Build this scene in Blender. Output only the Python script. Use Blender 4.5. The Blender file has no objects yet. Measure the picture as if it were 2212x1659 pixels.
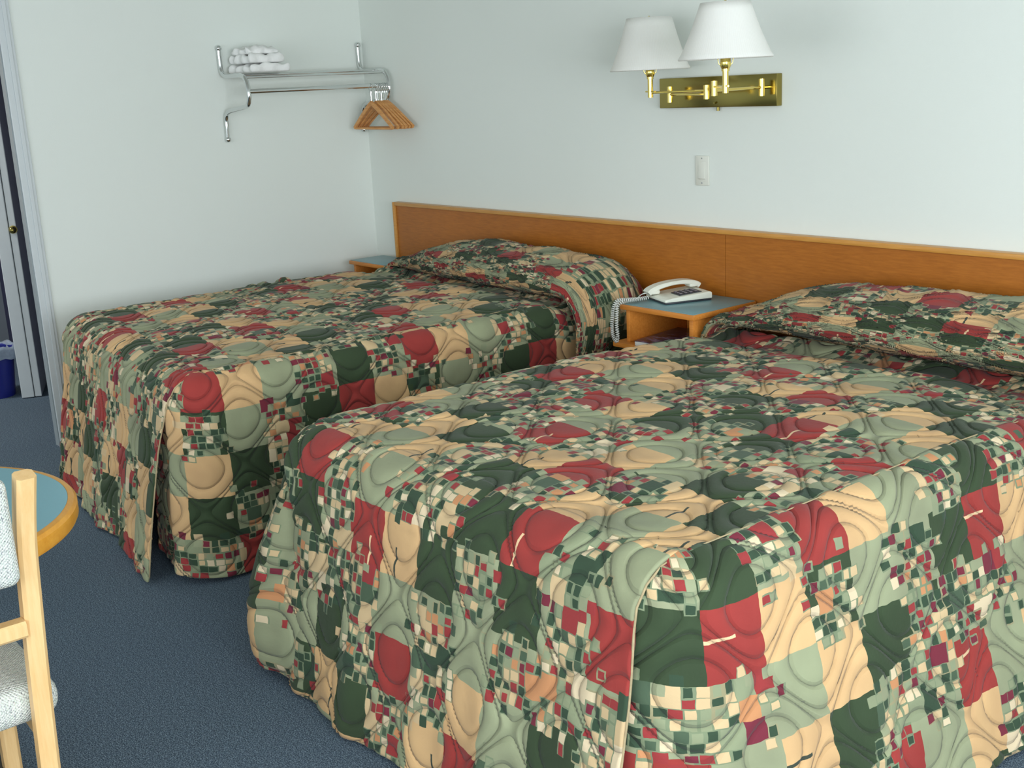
import bpy, bmesh, math, random
import numpy as np
from mathutils import Matrix, Vector

random.seed(7)
PI = math.pi
sc = bpy.context.scene
COL = sc.collection

# ------------------------------------------------------------------ node helpers
def srgb(r, g, b, a=1.0):
    f = lambda c: (c / 255 / 12.92) if c / 255 <= 0.04045 else ((c / 255 + 0.055) / 1.055) ** 2.4
    return (f(r), f(g), f(b), a)

class NT:
    def __init__(s, name):
        s.m = bpy.data.materials.new(name); s.m.use_nodes = True
        s.t = s.m.node_tree; s.n = s.t.nodes; s.l = s.t.links
        s.b = s.n['Principled BSDF']
    def node(s, typ, **kw):
        n = s.n.new(typ)
        for k, v in kw.items(): setattr(n, k, v)
        return n
    def put(s, sock, v):
        if isinstance(v, bpy.types.NodeSocket): s.l.new(v, sock)
        elif v is not None: sock.default_value = v
    def m1(s, op, a, b=None, c=None, clamp=False):
        n = s.node('ShaderNodeMath', operation=op); n.use_clamp = clamp
        s.put(n.inputs[0], a)
        if b is not None: s.put(n.inputs[1], b)
        if c is not None: s.put(n.inputs[2], c)
        return n.outputs[0]
    def xyz(s, v):
        n = s.node('ShaderNodeSeparateXYZ'); s.put(n.inputs[0], v); return n.outputs
    def comb(s, x, y=0.0, z=0.0):
        n = s.node('ShaderNodeCombineXYZ')
        for i, v in enumerate((x, y, z)): s.put(n.inputs[i], v)
        return n.outputs[0]
    def noise(s, v, scale, detail=3, rough=.5, dim='3D'):
        n = s.node('ShaderNodeTexNoise', noise_dimensions=dim)
        s.put(n.inputs['Vector'], v); n.inputs['Scale'].default_value = scale
        n.inputs['Detail'].default_value = detail; n.inputs['Roughness'].default_value = rough
        return n.outputs
    def white(s, v):
        n = s.node('ShaderNodeTexWhiteNoise', noise_dimensions='3D'); s.put(n.inputs['Vector'], v); return n.outputs
    def ramp(s, f, stops, interp='LINEAR'):
        n = s.node('ShaderNodeValToRGB'); s.put(n.inputs[0], f)
        r = n.color_ramp; r.interpolation = interp
        while len(r.elements) > 1: r.elements.remove(r.elements[-1])
        r.elements[0].position = stops[0][0]; r.elements[0].color = stops[0][1]
        for p, c in stops[1:]:
            e = r.elements.new(p); e.color = c
        return n.outputs
    def mix(s, f, a, b, typ='MIX'):
        n = s.node('ShaderNodeMix', data_type='RGBA', blend_type=typ)
        s.put(n.inputs[0], f); s.put(n.inputs[6], a); s.put(n.inputs[7], b)
        return n.outputs[2]
    def mapping(s, v, scale=(1, 1, 1), rot=(0, 0, 0), loc=(0, 0, 0)):
        n = s.node('ShaderNodeMapping'); s.put(n.inputs[0], v)
        n.inputs['Scale'].default_value = scale; n.inputs['Rotation'].default_value = rot; n.inputs['Location'].default_value = loc
        return n.outputs[0]
    def bump(s, h, strength=.3, dist=.01, normal=None):
        n = s.node('ShaderNodeBump'); n.inputs['Strength'].default_value = strength
        n.inputs['Distance'].default_value = dist; s.put(n.inputs['Height'], h)
        if normal is not None: s.put(n.inputs['Normal'], normal)
        return n.outputs[0]
    def set(s, col=None, rough=None, metal=None, normal=None, spec=None, **kw):
        if col is not None: s.put(s.b.inputs['Base Color'], col)
        if rough is not None: s.put(s.b.inputs['Roughness'], rough)
        if metal is not None: s.put(s.b.inputs['Metallic'], metal)
        if normal is not None: s.put(s.b.inputs['Normal'], normal)
        if spec is not None: s.put(s.b.inputs['Specular IOR Level'], spec)
        for k, v in kw.items(): s.put(s.b.inputs[k], v)
        return s.m
    def obj(s): return s.node('ShaderNodeTexCoord').outputs['Object']
    def uv(s, name):
        return s.node('ShaderNodeUVMap', uv_map=name).outputs[0]

def m_plain(name, col, rough=.5, metal=0.0, nscale=40, namt=.06, bump=.0, spec=.5):
    t = NT(name); p = t.obj(); n = t.noise(p, nscale, 3)
    d = tuple(max(0, c * (1 - namt * 2)) for c in col[:3]) + (1,)
    c = t.mix(n[0], d, col)
    return t.set(c, rough, metal, t.bump(n[0], bump, .002) if bump else None, spec)

def m_wall(name, a, b):
    t = NT(name); p = t.obj()
    n1 = t.noise(p, .8, 2); n2 = t.noise(p, 220, 4)
    c = t.mix(n1[0], a, b)
    return t.set(c, .75, 0, t.bump(n2[0], .12, .002), .3)

def m_wood(name, dark, light, axis='x', rough=.4, stretch=14, scale=9, spec=.45):
    t = NT(name); p = t.obj()
    sc3 = {'x': (1, stretch, stretch), 'y': (stretch, 1, stretch), 'z': (stretch, stretch, 1)}[axis]
    mp = t.mapping(p, sc3)
    n = t.noise(mp, scale, 6, .65); n2 = t.noise(p, 3, 2)
    f = t.m1('ADD', t.m1('MULTIPLY', n[0], .75), t.m1('MULTIPLY', n2[0], .25))
    r = t.ramp(f, [(.3, dark), (.7, light)])
    return t.set(r[0], rough, 0, t.bump(n[0], .08, .001), spec)

M = {}
M['wall'] = m_wall('painted_wall', srgb(222, 229, 223), srgb(231, 236, 231))
M['ceiling'] = m_wall('painted_ceiling', srgb(225, 228, 222), srgb(232, 234, 228))
M['trim'] = m_plain('painted_trim', srgb(205, 212, 214), .4, 0, 30, .03)
M['jamb'] = m_plain('grey_jamb', srgb(150, 160, 163), .5, 0, 30, .03)
M['hb'] = m_wood('headboard_veneer', srgb(150, 86, 22), srgb(184, 112, 38), 'x', .38, 10, 14)
M['hb_edge'] = m_wood('headboard_edge', srgb(186, 126, 50), srgb(212, 156, 80), 'x', .35)
M['ns_wood'] = m_wood('nightstand_wood', srgb(188, 112, 38), srgb(216, 142, 62), 'x', .4)
M['lam'] = m_plain('blue_laminate', srgb(112, 152, 160), .35, 0, 120, .05)
M['lam_table'] = m_plain('table_laminate', srgb(126, 176, 188), .35, 0, 120, .04)
M['table_edge'] = m_wood('table_edge_wood', srgb(206, 138, 40), srgb(228, 166, 66), 'x', .35, 6)
M['chair_wood'] = m_wood('pale_beech', srgb(222, 178, 118), srgb(238, 204, 150), 'z', .35, 12, 6)
M['chrome'] = m_plain('chrome', (.72, .74, .74, 1), .12, 1.0, 20, .02)
M['brass'] = m_plain('polished_brass', srgb(160, 146, 84), .2, 1.0, 20, .04)
M['brass_bright'] = m_plain('bright_brass', srgb(240, 214, 120), .12, 1.0, 20, .04)
M['white_plastic'] = m_plain('white_plastic', srgb(224, 226, 216), .35, 0, 50, .02)
M['ivory'] = m_plain('ivory_plastic', srgb(226, 228, 214), .3, 0, 50, .02)
M['dark_plastic'] = m_plain('dark_plastic', srgb(46, 50, 58), .4)
M['key'] = m_plain('key_plastic', srgb(120, 112, 120), .4)
M['cord'] = m_plain('cord_plastic', srgb(214, 218, 212), .45)
M['shade'] = None
M['hanger'] = m_wood('hanger_wood', srgb(190, 122, 58), srgb(226, 168, 102), 'x', .4, 6, 20)
M['mag'] = None
M['paper'] = m_plain('page_paper', srgb(222, 220, 214), .7)
M['bin'] = m_plain('blue_bin', srgb(30, 40, 130), .4)
M['bag'] = m_plain('bin_liner', srgb(150, 165, 185), .35, 0, 60, .2, .4)
M['shade_wall'] = m_wall('painted_shade_partition', srgb(52, 54, 78), srgb(60, 62, 86))  # shadowed interior beside the door leaf, painted into the wall colour
M['bath_up'] = m_wall('beige_partition', srgb(196, 176, 158), srgb(206, 186, 166))
M['bath_low'] = m_wall('grey_partition', srgb(120, 130, 140), srgb(130, 138, 146))
M['mattress'] = m_plain('mattress_ticking', srgb(215, 212, 200), .8)
M['bed_base'] = m_plain('bed_base_fabric', srgb(60, 50, 44), .8)
M['wframe'] = m_plain('window_frame_paint', srgb(225, 225, 220), .4)

def m_shade():
    t = NT('pleated_shade_fabric'); p = t.xyz(t.obj())
    ang = t.m1('ARCTAN2', p[1], p[0])
    w = t.m1('SINE', t.m1('MULTIPLY', ang, 120.0))
    c = t.mix(t.m1('MULTIPLY_ADD', w, .5, .5), srgb(250, 250, 246), srgb(255, 255, 252))
    t.set(c, .8, 0, t.bump(w, .12, .001), .2)
    tr = t.node('ShaderNodeBsdfTranslucent'); tr.inputs[0].default_value = srgb(252, 252, 248)
    mx = t.node('ShaderNodeMixShader'); mx.inputs[0].default_value = .35
    out = t.n['Material Output']
    t.l.new(t.b.outputs[0], mx.inputs[1]); t.l.new(tr.outputs[0], mx.inputs[2]); t.l.new(mx.outputs[0], out.inputs[0])
    return t.m
M['shade'] = m_shade()

def m_carpet():
    t = NT('blue_grey_carpet'); p = t.obj()
    n = t.noise(p, 300, 2, .7); n2 = t.noise(p, 90, 3, .6); n3 = t.noise(p, 1.6, 2)
    r = t.ramp(n[0], [(.36, srgb(42, 54, 64)), (.5, srgb(84, 101, 118)), (.64, srgb(144, 162, 172))])
    r2 = t.ramp(n2[0], [(.35, (.72, .72, .72, 1)), (.65, (1.12, 1.12, 1.12, 1))])
    c = t.mix(.8, r[0], r2[0], 'MULTIPLY')
    c = t.mix(t.m1('MULTIPLY', n3[0], .3), c, srgb(76, 90, 108))
    return t.set(c, .95, 0, t.bump(n[0], .6, .006), .1)
M['carpet'] = m_carpet()

def m_tweed():
    t = NT('woven_tweed'); p = t.xyz(t.uv('Cloth'))
    u, v = p[0], p[1]
    wob = t.noise(t.comb(u, v, 0), 30, 2)[0]
    row = t.m1('SINE', t.m1('MULTIPLY', t.m1('ADD', v, t.m1('MULTIPLY', wob, .004)), 900.0))
    colm = t.m1('SINE', t.m1('MULTIPLY', t.m1('ADD', u, t.m1('MULTIPLY', wob, .01)), 760.0))
    weave = t.m1('MULTIPLY', row, colm)
    sp = t.noise(t.comb(t.m1('MULTIPLY', u, 3.0), v, 0), 170, 3, .8)[0]
    line = t.noise(t.comb(t.m1('MULTIPLY', u, 14.0), t.m1('MULTIPLY', v, 1.4), 0), 22, 4, .75)[0]
    base = t.ramp(line, [(.30, srgb(96, 100, 128)), (.39, srgb(196, 202, 198)), (.5, srgb(232, 234, 228)), (.60, srgb(206, 222, 208)), (.72, srgb(226, 200, 202))])
    dark = t.ramp(t.m1('ADD', sp, t.m1('MULTIPLY', weave, .07)), [(.38, srgb(84, 92, 104)), (.47, (1, 1, 1, 1))])
    c = t.mix(.75, base[0], dark[0], 'MULTIPLY')
    return t.set(c, .85, 0, t.bump(t.m1('ADD', weave, sp), .5, .003), .2)
M['tweed'] = m_tweed()

def m_magazine():
    t = NT('magazine_cover'); p = t.obj()
    n = t.noise(t.mapping(p, (1, 3, 1), (0, 0, .5)), 22, 3, .6)
    r = t.ramp(n[0], [(.38, srgb(28, 26, 48)), (.5, srgb(62, 52, 88)), (.62, srgb(120, 112, 140))])
    return t.set(r[0], .25, 0, None, .6)
M['mag'] = m_magazine()

# ------------------------------------------------------------------ quilted patchwork
CELL = .145
TABLE = ["SCGMMM",
         "CGMMRS",
         "MMRSCM",
         "GCMMGM",
         "MRCSMG",
         "CMSMGR"]
FALL = {'C': srgb(202, 166, 120), 'S': srgb(143, 149, 119), 'G': srgb(52, 68, 45), 'R': srgb(148, 54, 50)}
def m_quilt(name, du, dv):
    t = NT(name)
    p = t.xyz(t.uv('Pattern'))
    u = t.m1('ADD', p[0], 20 * CELL * 6 + du); v = t.m1('ADD', p[1], 20 * CELL * 6 + dv)
    wn = t.noise(t.comb(u, v, 0), 26, 2)
    wc = t.xyz(wn[1])
    u2 = t.m1('ADD', u, t.m1('MULTIPLY_ADD', wc[0], .010, -.005))
    v2 = t.m1('ADD', v, t.m1('MULTIPLY_ADD', wc[1], .010, -.005))
    def lookup(a, b):
        ci = t.m1('FLOOR', t.m1('DIVIDE', a, CELL)); cj = t.m1('FLOOR', t.m1('DIVIDE', b, CELL))
        blk = t.m1('FLOOR', t.m1('DIVIDE', ci, 6.0))
        cj2 = t.m1('ADD', cj, t.m1('MULTIPLY', blk, 0.0))
        r = t.m1('MODULO', ci, 6.0); c = t.m1('MODULO', cj2, 6.0)
        blk2 = t.m1('FLOOR', t.m1('DIVIDE', cj2, 6.0))
        
        idx = t.m1('MULTIPLY_ADD', r, 6.0, c)
        outs = []
        for h in (0, 18):
            st = []
            for k in range(18):
                ch = TABLE[(h + k) // 6][(h + k) % 6]
                if ch == 'M':
                    f = 'SGCS'[(h + k * 3) % 4]; col = FALL[f][:3] + (0.0,)
                else: col = FALL[ch][:3] + (1.0,)
                st.append((k / 18.0, col))
            fac = t.m1('DIVIDE', t.m1('ADD', t.m1('SUBTRACT', idx, float(h)), .5), 18.0)
            outs.append(t.ramp(fac, st, 'CONSTANT'))
        hi = t.m1('GREATER_THAN', idx, 17.5)
        col = t.mix(hi, outs[0][0], outs[1][0])
        al = t.m1('ADD', t.m1('MULTIPLY', outs[0][1], t.m1('SUBTRACT', 1.0, hi)), t.m1('MULTIPLY', outs[1][1], hi))
        return col, al, ci, cj
    col, al, ci, cj = lookup(u2, v2)
    # small mosaic squares, size varies a little
    S = CELL / 6.5
    jit = t.white(t.comb(t.m1('FLOOR', t.m1('DIVIDE', u2, S * 2)), 3.3, 1.0))[0]
    vs = t.m1('ADD', v2, t.m1('MULTIPLY', jit, S))
    si = t.m1('FLOOR', t.m1('DIVIDE', u2, S)); sj = t.m1('FLOOR', t.m1('DIVIDE', vs, S * 1.12))
    # some squares merge into bigger printed blocks
    bi = t.m1('FLOOR', t.m1('DIVIDE', si, 2.0)); bj = t.m1('FLOOR', t.m1('DIVIDE', sj, 2.0))
    bw = t.white(t.comb(bi, bj, 11.0)); bigm = t.m1('LESS_THAN', bw[0], .22)
    wh = t.white(t.comb(si, sj, 7.0)); wcol0 = t.xyz(wh[1])
    wcol = t.xyz(t.mix(bigm, wh[1], bw[1]))
    # ragged outline between mosaic and plain patches
    snu = t.m1('MULTIPLY', t.m1('ADD', si, .5), S); snv = t.m1('SUBTRACT', t.m1('MULTIPLY', t.m1('ADD', sj, .5), S * 1.12), t.m1('MULTIPLY', jit, S))
    ju = t.m1('ADD', snu, t.m1('MULTIPLY_ADD', wcol0[0], .066, -.033))
    jv = t.m1('ADD', snv, t.m1('MULTIPLY_ADD', wcol0[1], .066, -.033))
    _, al2, _, _ = lookup(ju, jv)
    mos = t.m1('SUBTRACT', 1.0, al2)
    pal = t.ramp(wcol[2], [(0, srgb(198, 172, 132)), (.18, srgb(50, 70, 52)), (.42, srgb(134, 142, 112)), (.56, srgb(144, 52, 52)),
                           (.71, srgb(188, 132, 90)), (.77, srgb(208, 190, 158)), (.86, srgb(112, 40, 54)), (.93, srgb(70, 88, 68))], 'CONSTANT')
    fu = t.m1('FRACT', t.m1('DIVIDE', u2, S)); fv = t.m1('FRACT', t.m1('DIVIDE', vs, S * 1.12))
    eu = t.m1('ABSOLUTE', t.m1('SUBTRACT', fu, .5)); ev = t.m1('ABSOLUTE', t.m1('SUBTRACT', fv, .5))
    fu3 = t.m1('FRACT', t.m1('DIVIDE', si, 2.0)); fv3 = t.m1('FRACT', t.m1('DIVIDE', sj, 2.0))
    thru = t.m1('MULTIPLY_ADD', wcol0[0], .20, .31); thrv = t.m1('MULTIPLY_ADD', wcol0[1], .20, .31)
    edge = t.m1('MAXIMUM', t.m1('GREATER_THAN', eu, thru), t.m1('GREATER_THAN', ev, thrv))
    edge = t.m1('MULTIPLY', edge, t.m1('SUBTRACT', 1.0, bigm))
    base2 = t.mix(t.m1('GREATER_THAN', t.noise(t.comb(u, v, 0), 9, 1)[0], .55), srgb(118, 130, 102), srgb(146, 140, 108))
    mcol = t.mix(edge, pal[0], base2)
    # short printed twig strokes
    cell_h = t.white(t.comb(ci, cj, 2.0)); ch3 = t.xyz(cell_h[1])
    fcu = t.m1('FRACT', t.m1('DIVIDE', u2, CELL)); fcv = t.m1('FRACT', t.m1('DIVIDE', v2, CELL))
    du_ = t.m1('ABSOLUTE', t.m1('SUBTRACT', fcu, t.m1('MULTIPLY_ADD', ch3[0], .5, .25)))
    stroke = t.m1('MULTIPLY', t.m1('LESS_THAN', du_, .022), t.m1('LESS_THAN', fcv, .5))
    stroke = t.m1('MULTIPLY', stroke, t.m1('LESS_THAN', ch3[1], .4))
    lum = t.xyz(col)[1]; red = t.m1('LESS_THAN', t.m1('SUBTRACT', lum, t.xyz(col)[2]), .02)
    isC = t.m1('GREATER_THAN', lum, .34)
    isR = t.m1('MULTIPLY', t.m1('LESS_THAN', lum, .05), t.m1('GREATER_THAN', t.xyz(col)[0], .2))
    col = t.mix(t.m1('MULTIPLY', stroke, isC), col, srgb(58, 66, 56))
    col = t.mix(t.m1('MULTIPLY', stroke, isR), col, srgb(222, 190, 150))
    # mild watercolour variation in the print
    vn = t.noise(t.comb(u, v, 0), 7, 2)
    vr = t.ramp(vn[0], [(.3, (.86, .84, .84, 1)), (.7, (1.1, 1.1, 1.08, 1))])
    col = t.mix(1.0, col, vr[0], 'MULTIPLY')
    fin = t.mix(mos, col, mcol)
    # quilting stitches
    q = t.xyz(t.uv('Quilt'))
    a = t.m1('SINE', t.m1('MULTIPLY', q[0], PI / QW)); b = t.m1('SINE', t.m1('MULTIPLY', q[1], 2 * PI / QL))
    F = t.m1('SUBTRACT', a, t.m1('MULTIPLY', b, QB))
    aF = t.m1('ABSOLUTE', F)
    dd = t.m1('MINIMUM', t.m1('ABSOLUTE', t.m1('SUBTRACT', aF, QD)), t.m1('MULTIPLY_ADD', t.m1('ABSOLUTE', t.m1('SUBTRACT', aF, QE)), .8, .0))
    h1 = t.m1('MINIMUM', t.m1('DIVIDE', dd, .13), 1.0)
    h1 = t.m1('POWER', h1, .5)
    weave = t.noise(t.comb(u, v, 0), 900, 2)[0]
    wr = t.noise(t.mapping(t.comb(u, v, 0), (1, 1, 1)), 24, 3, .6)[0]
    nb = t.bump(h1, .9, .007)
    nb = t.bump(wr, .3, .006, nb)
    nb = t.bump(weave, .15, .001, nb)
    return t.set(fin, .82, 0, nb, .25, **{'Sheen Weight': .08})
QW, QL, QB, QD, QE = .15, .30, .90, .15, 1.05
def quilt_h(u, v):
    F = np.sin(PI * u / QW) - QB * np.sin(2 * PI * v / QL)
    F = np.abs(F); d = np.minimum(np.abs(F - QD), np.abs(F - QE) * .8 + .03)
    return 1 - np.exp(-(d / .14))
M['quilt_a'] = m_quilt('patchwork_quilt_far', .03, .05)
M['quilt_a_side'] = m_quilt('patchwork_quilt_far_side', .33, .48)
M['quilt_b'] = m_quilt('patchwork_quilt_near', .47, .26)
M['quilt_b_side'] = m_quilt('patchwork_quilt_near_side', .81, .12)
M['piping'] = m_plain('quilt_piping', srgb(186, 168, 130), .8, 0, 60, .25)

# ------------------------------------------------------------------ object helpers
def root(name, label, cat, loc, group=None):
    o = bpy.data.objects.new(name, None); COL.objects.link(o)
    o.location = loc; o.empty_display_size = .05
    o['label'] = label; o['category'] = cat
    if group: o['group'] = group
    return o
def tag(o, label, cat, group=None):
    o['label'] = label; o['category'] = cat
    if group: o['group'] = group
    return o
def origin_of(o):
    p = Vector((0, 0, 0))
    while o is not None: p += o.location; o = o.parent
    return p
def finish(name, me, mat, parent=None, loc=None, smooth=35):
    o = bpy.data.objects.new(name, me); COL.objects.link(o)
    if parent is not None:
        off = origin_of(parent); o.parent = parent
        me.transform(Matrix.Translation(-off))
    elif loc is not None:
        me.transform(Matrix.Translation(-Vector(loc))); o.location = loc
    mats = mat if isinstance(mat, (list, tuple)) else [mat]
    for m in mats: me.materials.append(m)
    if smooth:
        me.polygons.foreach_set('use_smooth', [True] * len(me.polygons))
        if smooth < 180: me.set_sharp_from_angle(angle=math.radians(smooth))
    me.update()
    return o
def obj(name, bm, mat, parent=None, loc=None, smooth=35):
    me = bpy.data.meshes.new(name); bm.normal_update(); bm.to_mesh(me); bm.free()
    return finish(name, me, mat, parent, loc, smooth)
def struct(name, bm, mat, smooth=0):
    o = obj(name, bm, mat, None, None, smooth); o['kind'] = 'structure'; return o
def box(bm, lo, hi, bev=0.0, seg=2, mat=None, X=None):
    lo = Vector(lo); hi = Vector(hi); c = (lo + hi) / 2; s = hi - lo
    r = bmesh.ops.create_cube(bm, size=1.0)
    vs = r['verts']
    for v in vs: v.co = Vector((v.co.x * s.x + c.x, v.co.y * s.y + c.y, v.co.z * s.z + c.z))
    if bev > 0:
        es = list({e for v in vs for e in v.link_edges})
        r = bmesh.ops.bevel(bm, geom=es, offset=bev, segments=seg, affect='EDGES', profile=.5)
        vs = list({v for f in r['faces'] for v in f.verts} | {v for v in vs if v.is_valid})
    if X is not None:
        for v in vs: v.co = X @ v.co
    if mat is not None:
        for f in {f for v in vs for f in v.link_faces}: f.material_index = mat
    return vs
def catmull(pts, n=8):
    P = [Vector(p) for p in pts]; out = []
    for i in range(len(P) - 1):
        p0 = P[max(i - 1, 0)]; p1 = P[i]; p2 = P[i + 1]; p3 = P[min(i + 2, len(P) - 1)]
        for k in range(n):
            t = k / n
            out.append(.5 * ((2 * p1) + (p2 - p0) * t + (2 * p0 - 5 * p1 + 4 * p2 - p3) * t * t + (3 * p1 - p0 - 3 * p2 + p3) * t ** 3))
    out.append(P[-1]); return out
def tube(bm, pts, r, n=12, caps=True, up=None):
    P = [Vector(p) for p in pts]
    R = r if isinstance(r, (list, tuple)) else [r] * len(P)
    rings = []; nrm = None
    for i, p in enumerate(P):
        d = (P[min(i + 1, len(P) - 1)] - P[max(i - 1, 0)]).normalized()
        if nrm is None:
            a = Vector(up) if up else (Vector((0, 0, 1)) if abs(d.z) < .9 else Vector((1, 0, 0)))
            nrm = (a - d * a.dot(d)).normalized()
        else:
            nrm = (nrm - d * nrm.dot(d)).normalized()
        b = d.cross(nrm)
        rings.append([bm.verts.new(p + (nrm * math.cos(2 * PI * k / n) + b * math.sin(2 * PI * k / n)) * R[i]) for k in range(n)])
    for i in range(len(rings) - 1):
        for k in range(n):
            bm.faces.new((rings[i][k], rings[i][(k + 1) % n], rings[i + 1][(k + 1) % n], rings[i + 1][k]))
    if caps:
        bm.faces.new(list(reversed(rings[0]))); bm.faces.new(rings[-1])
def lathe(bm, prof, c=(0, 0, 0), n=32, cap0=False, cap1=False):
    c = Vector(c); rings = []
    for r, z in prof:
        rings.append([bm.verts.new(c + Vector((r * math.cos(2 * PI * k / n), r * math.sin(2 * PI * k / n), z))) for k in range(n)])
    for i in range(len(rings) - 1):
        for k in range(n):
            bm.faces.new((rings[i][k], rings[i][(k + 1) % n], rings[i + 1][(k + 1) % n], rings[i + 1][k]))
    if cap0: bm.faces.new(list(reversed(rings[0])))
    if cap1: bm.faces.new(rings[-1])
def sphere(bm, c, r, n=16, s=(1, 1, 1)):
    bmesh.ops.create_uvsphere(bm, u_segments=n, v_segments=n // 2 + 2, radius=r,
                              matrix=Matrix.Translation(c) @ Matrix.Diagonal((*s, 1)))
def prism(bm, pts, ext, bev=0.0):
    """closed outline pts (3D) extruded by vector ext"""
    a = [bm.verts.new(Vector(p)) for p in pts]; b = [bm.verts.new(Vector(p) + Vector(ext)) for p in pts]
    f = [bm.faces.new(a), bm.faces.new(list(reversed(b)))]
    n = len(a)
    for i in range(n): f.append(bm.faces.new((a[(i + 1) % n], a[i], b[i], b[(i + 1) % n])))
    if bev > 0:
        es = list({e for ff in f for e in ff.edges})
        bmesh.ops.bevel(bm, geom=es, offset=bev, segments=2, affect='EDGES', profile=.5)
    bmesh.ops.recalc_face_normals(bm, faces=bm.faces)
def bar(bm, path, w, h, wdir):
    """rectangular section swept along path; w along wdir"""
    P = [Vector(p) for p in path]; wd = Vector(wdir).normalized(); rings = []
    for i, p in enumerate(P):
        d = (P[min(i + 1, len(P) - 1)] - P[max(i - 1, 0)]).normalized()
        b = d.cross(wd).normalized()
        ww = w[i] if isinstance(w, (list, tuple)) else w; hh = h[i] if isinstance(h, (list, tuple)) else h
        c = .18 * min(ww, hh)
        sec = [(-ww / 2 + c, -hh / 2), (ww / 2 - c, -hh / 2), (ww / 2, -hh / 2 + c), (ww / 2, hh / 2 - c), (ww / 2 - c, hh / 2), (-ww / 2 + c, hh / 2), (-ww / 2, hh / 2 - c), (-ww / 2, -hh / 2 + c)]
        rings.append([bm.verts.new(p + wd * a + b * e) for a, e in sec])
    for i in range(len(rings) - 1):
        for k in range(8):
            bm.faces.new((rings[i][k], rings[i][(k + 1) % 8], rings[i + 1][(k + 1) % 8], rings[i + 1][k]))
    bm.faces.new(list(reversed(rings[0]))); bm.faces.new(rings[-1])
    bmesh.ops.recalc_face_normals(bm, faces=bm.faces)

def grid_obj(name, P, uvq, uvp, mat, parent, amp=.009, flip=False, thick=0.0):
    """P (n,m,3) surface; displaced along its normal by the quilting relief"""
    P = np.asarray(P, float); n, m = P.shape[:2]
    du = np.gradient(P, axis=0); dv = np.gradient(P, axis=1)
    N = np.cross(du, dv); N /= np.maximum(np.linalg.norm(N, axis=2, keepdims=True), 1e-9)
    if flip: N = -N
    h = quilt_h(uvq[..., 0], uvq[..., 1]) if amp else np.zeros((n, m))
    P = P + N * (h * amp)[..., None]
    idx = np.arange(n * m).reshape(n, m)
    q = np.stack([idx[:-1, :-1], idx[1:, :-1], idx[1:, 1:], idx[:-1, 1:]], -1).reshape(-1, 4)
    if flip: q = q[:, ::-1]
    me = bpy.data.meshes.new(name)
    me.vertices.add(n * m); me.vertices.foreach_set('co', P.reshape(-1))
    me.loops.add(q.size); me.loops.foreach_set('vertex_index', q.reshape(-1).astype(np.int32))
    me.polygons.add(len(q)); me.polygons.foreach_set('loop_start', np.arange(0, q.size, 4, dtype=np.int32))
    me.update(calc_edges=True)
    for nm, uv in (('Quilt', uvq), ('Pattern', uvp)):
        l = me.uv_layers.new(name=nm); l.data.foreach_set('uv', np.asarray(uv, np.float32).reshape(-1, 2)[q.reshape(-1)].reshape(-1))
    me.validate()
    o = finish(name, me, mat, parent, None, 180)
    if thick:
        md = o.modifiers.new('thickness', 'SOLIDIFY'); md.thickness = thick; md.offset = -1
    return o

# ------------------------------------------------------------------ the room
RX, RY, RH = 7.4, -5.6, 2.45
WT = .05
bm = bmesh.new(); box(bm, (-3.4, RY - .1, -.1), (RX + .1, .1, 0)); struct('floor', bm, M['carpet'])
bm = bmesh.new(); box(bm, (-3.4, RY - .1, RH), (RX + .1, .1, RH + .1)); struct('ceiling', bm, M['ceiling'])
bm = bmesh.new(); box(bm, (0, 0, 0), (RX + .1, .1, RH)); struct('wall_back', bm, M['wall'])
# left wall with the doorway opening
DY0, DY1, DH = -2.70, -1.855, 2.06
bm = bmesh.new()
box(bm, (-WT, DY1, 0), (0, .1, RH)); box(bm, (-WT, RY - .1, 0), (0, DY0, RH)); box(bm, (-WT, DY0, DH), (0, DY1, RH))
struct('wall_left', bm, M['wall'])
# camera-side and right walls, both with wide windows
W1 = (1.6, 6.2, .75, 2.2)      # on wall_front  x0 x1 z0 z1
W2 = (-4.9, -1.3, .75, 2.2)    # on wall_right  y0 y1 z0 z1
bm = bmesh.new()
box(bm, (0, RY - .1, 0), (RX + .1, RY, W1[2])); box(bm, (0, RY - .1, W1[3]), (RX + .1, RY, RH))
box(bm, (0, RY - .1, W1[2]), (W1[0], RY, W1[3])); box(bm, (W1[1], RY - .1, W1[2]), (RX + .1, RY, W1[3]))
struct('wall_front', bm, M['wall'])
bm = bmesh.new()
box(bm, (RX, RY, 0), (RX + .1, 0, W2[2])); box(bm, (RX, RY, W2[3]), (RX + .1, 0, RH))
box(bm, (RX, RY, W2[2]), (RX + .1, W2[0], W2[3])); box(bm, (RX, W2[1], W2[2]), (RX + .1, 0, W2[3]))
struct('wall_right', bm, M['wall'])
bm = bmesh.new()
for z in (W1[2], W1[3] - .05): box(bm, (W1[0], RY - .08, z), (W1[1], RY - .02, z + .05))
for x in (W1[0], (W1[0] + W1[1]) / 2 - .025, W1[1] - .05): box(bm, (x, RY - .08, W1[2]), (x + .05, RY - .02, W1[3]))
struct('window_1', bm, M['wframe'])
bm = bmesh.new()
for z in (W2[2], W2[3] - .05): box(bm, (RX + .02, W2[0], z), (RX + .08, W2[1], z + .05))
for y in (W2[0], (W2[0] + W2[1]) / 2 - .025, W2[1] - .05): box(bm, (RX + .02, y, W2[2]), (RX + .08, y + .05, W2[3]))
struct('window_2', bm, M['wframe'])
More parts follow.
